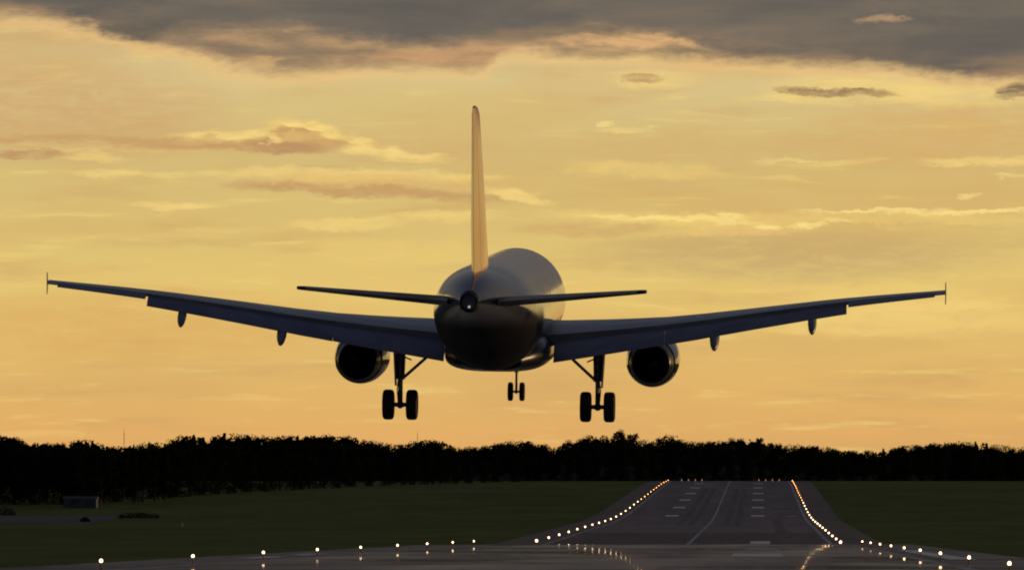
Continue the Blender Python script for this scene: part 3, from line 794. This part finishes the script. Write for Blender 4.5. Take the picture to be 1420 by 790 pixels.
# tail exhaust ring and hole
bm = bmesh.new(); n = 24
c0 = B(37.57, 0, 0.94)
lathe(bm, [(0.62, 0.40), (0.3, 0.365), (-0.06, 0.315), (-0.10, 0.30), (-0.09, 0.26), (0.55, 0.24)], c0, 'Y', n)
bm.faces.new([v for v in bm.verts if abs(v.co.y - (c0.y + 0.55)) < 1e-4])
link('tail_exhaust', bm, M['exhaust'], pl)
bm = bmesh.new(); bmesh.ops.create_uvsphere(bm, u_segments=12, v_segments=8, radius=0.045, matrix=Matrix.Translation(B(37.64, 0.02, 0.78)))
link('tail_light', bm, M['lamptail'], pl)
# belly fairing
bel = [(10.6, -1.5, -2.0, 0.7), (11.4, -1.2, -2.12, 1.4), (12.6, -0.95, -2.24, 1.88), (14, -0.8, -2.30, 2.02), (17, -0.8, -2.31, 2.03),
       (19.6, -0.85, -2.30, 1.98), (21, -1.0, -2.22, 1.8), (22.4, -1.4, -2.10, 1.1)]
bm = bmesh.new()
rings(bm, [ell(x, *interp(bel, x), 44, 2.9) for x in [10.6, 10.9, 11.4, 12, 12.6, 13.3, 14, 15.5, 17, 18.3, 19.6, 20.3, 21, 21.7, 22.1, 22.4]])
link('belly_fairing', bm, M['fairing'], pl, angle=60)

# aerofoil lofts
def foil(chord, th, c0=0.0, c1=1.0, camber=0.02, n=14):
    """closed loop of (along chord, up) between chord fractions c0..c1"""
    def yt(x): return 5 * th * chord * (0.2969 * math.sqrt(max(x, 0)) - 0.126 * x - 0.3516 * x * x + 0.2843 * x ** 3 - 0.1015 * x ** 4)
    def yc(x): return camber * chord * 4 * x * (1 - x)
    xx = [c0 + (c1 - c0) * (1 - math.cos(math.pi * i / n)) / 2 for i in range(n + 1)]
    up = [(x * chord, yc(x) + yt(x) + 0.002) for x in reversed(xx)]; lowr = [(x * chord, yc(x) - yt(x) - 0.002) for x in xx]
    if c0 == 0.0: lowr = lowr[1:]
    return up + lowr
def sec(y, xle, z, chord, th, inc, c0=0.0, c1=1.0, camber=0.02):
    """inc > 0: nose up (trailing edge down)"""
    ca, sa = math.cos(R(inc)), math.sin(R(inc))
    return [B(xle + a * ca + b * sa, y, z - a * sa + b * ca) for a, b in foil(chord, th, c0, c1, camber)]
def LE(y): return 12.25 + (y - 1.975) * 0.512
def TE(y): return 18.55 + (y - 1.975) * 0.03 if y < 6.4 else 18.68 + (y - 6.4) * 0.272
WT = [(0.0, -0.12), (1.975, 0.0), (6.4, 0.46), (10.0, 1.0), (13.4, 1.50), (17.0, 1.93), (18.0, 2.04)]
def WZ(y): return -1.02 + interp(WT, y)[0]
def TH(y): return 0.152 - 0.044 * min(1, (y - 1.9) / 7)
def INC(y): return 3.0 - 3.0 * (y / 17.05)
FR = 0.80
def wsec(s, y, c0=0.0, c1=1.0):
    return sec(s * y, LE(y), WZ(y), TE(y) - LE(y), TH(y), INC(y), c0, c1)
def tepoint(y, fr):                              # (aft, up) of the chord line at a fraction
    c = TE(y) - LE(y); i = R(INC(y)); yc = 0.02 * c * 4 * fr * (1 - fr)
    return LE(y) + fr * c * math.cos(i) + yc * math.sin(i), WZ(y) - fr * c * math.sin(i) + yc * math.cos(i)
YF = 13.3                                        # outboard end of the flaps
for s in (-1, 1):
    bm = bmesh.new()
    rings(bm, [wsec(s, y, 0, FR) for y in (1.2, 2.5, 4, 5.2, 6.4, 8, 9.5, 11, 12.4, YF, 14.5, 16, 16.6)] +
          [wsec(s, y, 0, FR) for y in (16.9, 17.02)])
    wing = link('wing', bm, M['wingpaint'], pl)
    # flaps, 35 degrees down
    def flapsec(y, ch, defl, gap=0.03):
        xa, z = tepoint(y, FR - 0.03)
        return sec(s * y, xa, z - 0.06, ch, 0.13, defl + INC(y), camber=0.03)
    for y0, y1, a0, a1 in ((2.1, 6.35, 1.42, 1.06), (6.36, YF, 1.08, 0.66)):
        bm = bmesh.new(); k = 6
        rings(bm, [flapsec(y0 + (y1 - y0) * i / k, a0 + (a1 - a0) * i / k, 31) for i in range(k + 1)])
        link('flap', bm, M['flap'], pl)
    # aileron, slightly drooped
    bm = bmesh.new(); k = 4; rs = []
    for i in range(k + 1):
        y = YF + 0.06 + (16.55 - YF) * i / k; xa, z = tepoint(y, FR)
        rs.append(sec(s * y, xa + 0.01, z + 0.0, (TE(y) - LE(y)) * 0.22 + 0.02, 0.16, 14 + INC(y), camber=0.0))
    rings(bm, rs); link('aileron', bm, M['wingpaint'], pl)
    # fixed tip piece aft of the spar
    bm = bmesh.new(); rings(bm, [wsec(s, y, FR, 1.0) for y in (16.62, 17.0)]); link('wing_tip', bm, M['wingpaint'], pl)
    # tip fence
    c_ = TE(17.05) - LE(17.05); zt = WZ(17.05); xl = LE(17.05)
    bm = bmesh.new()
    prof = [(0.95, 0.0), (1.30, 0.40), (1.50, 0.46), (1.50, 0.0), (1.47, -0.38), (1.26, -0.34)]
    rings(bm, [[B(xl + a - 0.1, s * (17.04 + t - (a - 1.0) * 0.06), zt - 0.03 + b) for a, b in prof] for t in (-0.012, 0.016)])
    link('wing_tip_fence', bm, M['wingpaint'], pl, smooth=False)
    # slats, extended ahead of the leading edge
    for y0, y1 in ((2.6, 4.9), (6.6, 9.8), (9.86, 13.1), (13.16, 16.5)):
        bm = bmesh.new(); rs = []
        for i in range(4):
            y = y0 + (y1 - y0) * i / 3; c = TE(y) - LE(y)
            rs.append(sec(s * y, LE(y) - 0.09 * c, WZ(y) - 0.05 * c, c * 0.15, 0.2, INC(y) - 24 + 8, camber=0.10))
        rings(bm, rs); link('slat', bm, M['wingpaint'], pl)
    # flap track fairings
    for y, sc in ((8.28, 1.0), (12.0, 0.88)):
        xa, z = tepoint(y, 0.62); bm = bmesh.new(); rs = []
        for t, r, dzz in ((0, 0.02, 0.0), (0.25, 0.10, -0.06), (0.7, 0.18, -0.20), (1.1, 0.21, -0.36), (1.45, 0.21, -0.54), (1.75, 0.18, -0.70), (1.95, 0.12, -0.82), (2.05, 0.03, -0.88)):
            t *= sc; dzz *= sc
            rs.append([B(xa - 0.35 + t, s * y + r * 0.9 * sc * math.cos(a), z - 0.17 + dzz + r * 1.35 * sc * math.sin(a)) for a in [2 * math.pi * i / 16 for i in range(16)]])
        rings(bm, rs); link('flap_track_fairing', bm, M['flap'], pl)
    # horizontal stabiliser and elevator
    for nm, f0, f1 in (('stabilizer', 0.0, 0.70), ('elevator', 0.712, 1.0)):
        bm = bmesh.new(); rs = []
        for y in ((0.35, 1.2, 3, 4.8, 6.0, 6.22) if f0 == 0 else (0.9, 1.2, 3, 4.8, 5.9)):
            t = y / 6.22; c = 4.0 + (1.45 - 4.0) * t
            if y > 6.1: c *= 0.9
            rs.append(sec(s * y, 31.6 + t * 3.55 + (0.1 if y > 6.1 else 0), 0.70 + y * math.tan(R(5.6)), c, 0.10, -1.6, f0, f1, camber=0.0))
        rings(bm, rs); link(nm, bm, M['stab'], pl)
    # engine
    yc_, zc_ = s * 5.72, -2.16; ex = 14.35
    en = empty('engine'); en.parent = pl; en.location = B(ex, yc_, zc_); en.rotation_euler = (R(1.5), 0, 0); en.scale = (0.955, 1.0, 0.955)
    bm = bmesh.new()
    lathe(bm, [(4.35, 0.86), (4.47, 0.90), (4.50, 0.95), (4.42, 1.0), (4.1, 1.05), (3.3, 1.1), (2.2, 1.1), (1.4, 1.06), (0.8, 0.975), (0.78, 0.93),
               (1.2, 0.80), (4.0, 0.82), (4.35, 0.86)], (0, 0, 0), 'Y', 56)
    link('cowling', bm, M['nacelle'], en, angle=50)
    bm = bmesh.new(); lathe(bm, [(0.86, 0.945), (0.6, 0.90), (0.3, 0.84), (0.0, 0.775), (-0.02, 0.755), (0.4, 0.735), (1.3, 0.72)], (0, 0, 0), 'Y', 56); link('exhaust_nozzle', bm, M['nozzle'], en, angle=50)
    bm = bmesh.new(); lathe(bm, [(0.9, 0.73), (0.88, 0.40), (0.5, 0.36), (0.0, 0.27), (-0.35, 0.10), (-0.42, 0.01)], (0, 0, 0), 'Y', 32, cap=False)
    link('exhaust_cone', bm, M['exhaust'], en)
    bm = bmesh.new(); lathe(bm, [(3.2, 0.8), (3.2, 0.2), (3.6, 0.05), (3.62, 0.01)], (0, 0, 0), 'Y', 32); link('fan', bm, M['exhaust'], en)
    # pylon
    bm = bmesh.new(); yw = 5.72
    def pyl(xa, z0, z1, w_): return [B(xa, s * yw + a * w_, z) for a, z in ((-1, z0), (-0.8, z1), (0.8, z1), (1, z0))]
    rings(bm, [pyl(10.6, -1.2, -1.05, 0.05), pyl(11.8, -1.4, -0.72, 0.2), pyl(13.5, -1.5, -0.66, 0.22), pyl(14.8, -1.35, -0.9, 0.18), pyl(16.2, -1.0, -0.9, 0.05)])
    link('pylon', bm, M['nacelle'], pl)

    # main gear
    mg = empty('main_landing_gear'); mg.parent = pl; mg.location = B(XG, s * 3.795, ZG)
    G = lambda x, y, z: Vector((x, y, z))
    ax = 0.585                                   # axle height
    bm = bmesh.new()
    tube(bm, G(0, 0, ax + 1.0), G(0, 0.08, 2.95), 0.165, 0.20, 18)
    tube(bm, G(0, 0, ax - 0.06), G(0, 0, ax + 1.06), 0.095, 0.095, 16)
    tube(bm, G(0, 0, ax + 0.98), G(0, 0, ax + 1.06), 0.18, 0.18, 18)
    tube(bm, G(-0.5, 0, ax), G(0.5, 0, ax), 0.085, 0.085, 16)
    bmesh.ops.create_uvsphere(bm, u_segments=14, v_segments=8, radius=0.15, matrix=Matrix.Translation((0, 0, ax)))
    link('strut', bm, M['steel'], mg)
    bm = bmesh.new(); tube(bm, G(0, -0.12, ax + 0.05), G(0, -0.42, ax + 0.55), 0.06, 0.04, 8); tube(bm, G(0, -0.42, ax + 0.55), G(0, -0.15, ax + 1.05), 0.04, 0.06, 8)
    link('torque_link', bm, M['steel'], mg)
    bm = bmesh.new(); tube(bm, G(-s * 0.05, 0, ax + 0.98), G(-s * 0.98, 0.1, 2.40), 0.06, 0.06, 12)
    tube(bm, G(-s * 0.42, 0.03, ax + 1.72), G(-s * 0.08, 0.05, 2.45), 0.03, 0.03, 8)
    link('side_brace', bm, M['steel'], mg)
    bm = bmesh.new(); box(bm, (s * 0.20, 0.08, 2.05), (0.07, 0.75, 1.45), Matrix.Rotation(s * R(3), 3, 'Y')); link('gear_door', bm, M['wingpaint'], mg, smooth=False)
    bm = bmesh.new(); pp = [G(s * 0.06, -0.16, 2.8), G(s * 0.07, -0.2, 2.2), G(s * 0.05, -0.14, 1.7), G(s * 0.12, -0.1, 1.2), G(s * 0.08, -0.1, 0.7)]
    for a, b in zip(pp, pp[1:]): tube(bm, a, b, 0.02, 0.02, 6)
    link('hydraulic_line', bm, M['steel'], mg)
    def wheel(parent, x, zc, r, w_):
        bm = bmesh.new(); h = w_ / 2
        lathe(bm, [(-h * 0.75, r * 0.52), (-h * 0.98, r * 0.60), (-h, r * 0.80), (-h * 0.86, r * 0.93), (-h * 0.55, r * 0.99), (-h * 0.3, r), (-h * 0.28, r * 0.985), (-h * 0.2, r * 0.985), (-h * 0.18, r),
                   (h * 0.18, r), (h * 0.2, r * 0.985), (h * 0.28, r * 0.985), (h * 0.3, r), (h * 0.55, r * 0.99), (h * 0.86, r * 0.93), (h, r * 0.80), (h * 0.98, r * 0.60), (h * 0.75, r * 0.52)],
              (x, 0, zc), 'X', 36)
        lathe(bm, [(-h * 0.75, r * 0.52), (-h * 0.4, r * 0.45), (-h * 0.35, r * 0.2), (-h * 0.6, r * 0.16), (-h * 0.6, 0.01)], (x, 0, zc), 'X', 24)
        lathe(bm, [(h * 0.75, r * 0.52), (h * 0.4, r * 0.45), (h * 0.35, r * 0.2), (h * 0.6, r * 0.16), (h * 0.6, 0.01)], (x, 0, zc), 'X', 24)
        return link('wheel', bm, M['tyre'], parent)
    wheel(mg, -0.455, ax, 0.585, 0.43); wheel(mg, 0.455, ax, 0.585, 0.43)

# fin
FINS = ((1.5, 28.9, 5.8, 0.098), (2.2, 29.25, 5.5, 0.10), (3.5, 30.35, 5.0, 0.102), (5, 31.6, 4.05, 0.104), (6.5, 32.85, 3.1, 0.106), (7.55, 33.75, 2.42, 0.108), (7.78, 34.15, 2.05, 0.08), (7.86, 34.6, 1.5, 0.04))
for nm, f0, f1 in (('tail_fin', 0.0, 0.70), ('rudder', 0.71, 1.0)):
    bm = bmesh.new(); rs = []
    for z, l, c, th in (FINS if f0 == 0 else FINS[:-1]):
        rs.append([B(l + a, b, z) for a, b in foil(c, th, f0, f1, 0.0)])
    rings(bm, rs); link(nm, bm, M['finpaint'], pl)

# nose gear
ng = empty('nose_landing_gear'); ng.parent = pl; ng.location = B(5.07, 0, -4.12)
bm = bmesh.new(); tube(bm, (0, 0, 0.30), (0, 0.12, 1.2), 0.05, 0.05, 12); tube(bm, (0, 0.12, 1.15), (0, 0.3, 2.1), 0.085, 0.09, 14)
tube(bm, (-0.26, 0, 0.38), (0.26, 0, 0.38), 0.045, 0.045, 12); bmesh.ops.create_uvsphere(bm, u_segments=10, v_segments=8, radius=0.08, matrix=Matrix.Translation((0, 0, 0.38)))
tube(bm, (0, 0.1, 1.2), (0, 1.1, 2.1), 0.04, 0.04, 8)
link('strut', bm, M['steel'], ng)
wheel(ng, -0.235, 0.38, 0.38, 0.21); wheel(ng, 0.235, 0.38, 0.38, 0.21)
for s in (-1, 1):
    bm = bmesh.new(); box(bm, (s * 0.40, -0.1, 1.85), (0.03, 0.9, 0.42), Matrix.Rotation(s * R(8), 3, 'Y')); link('gear_door', bm, M['paint'], ng, smooth=False)
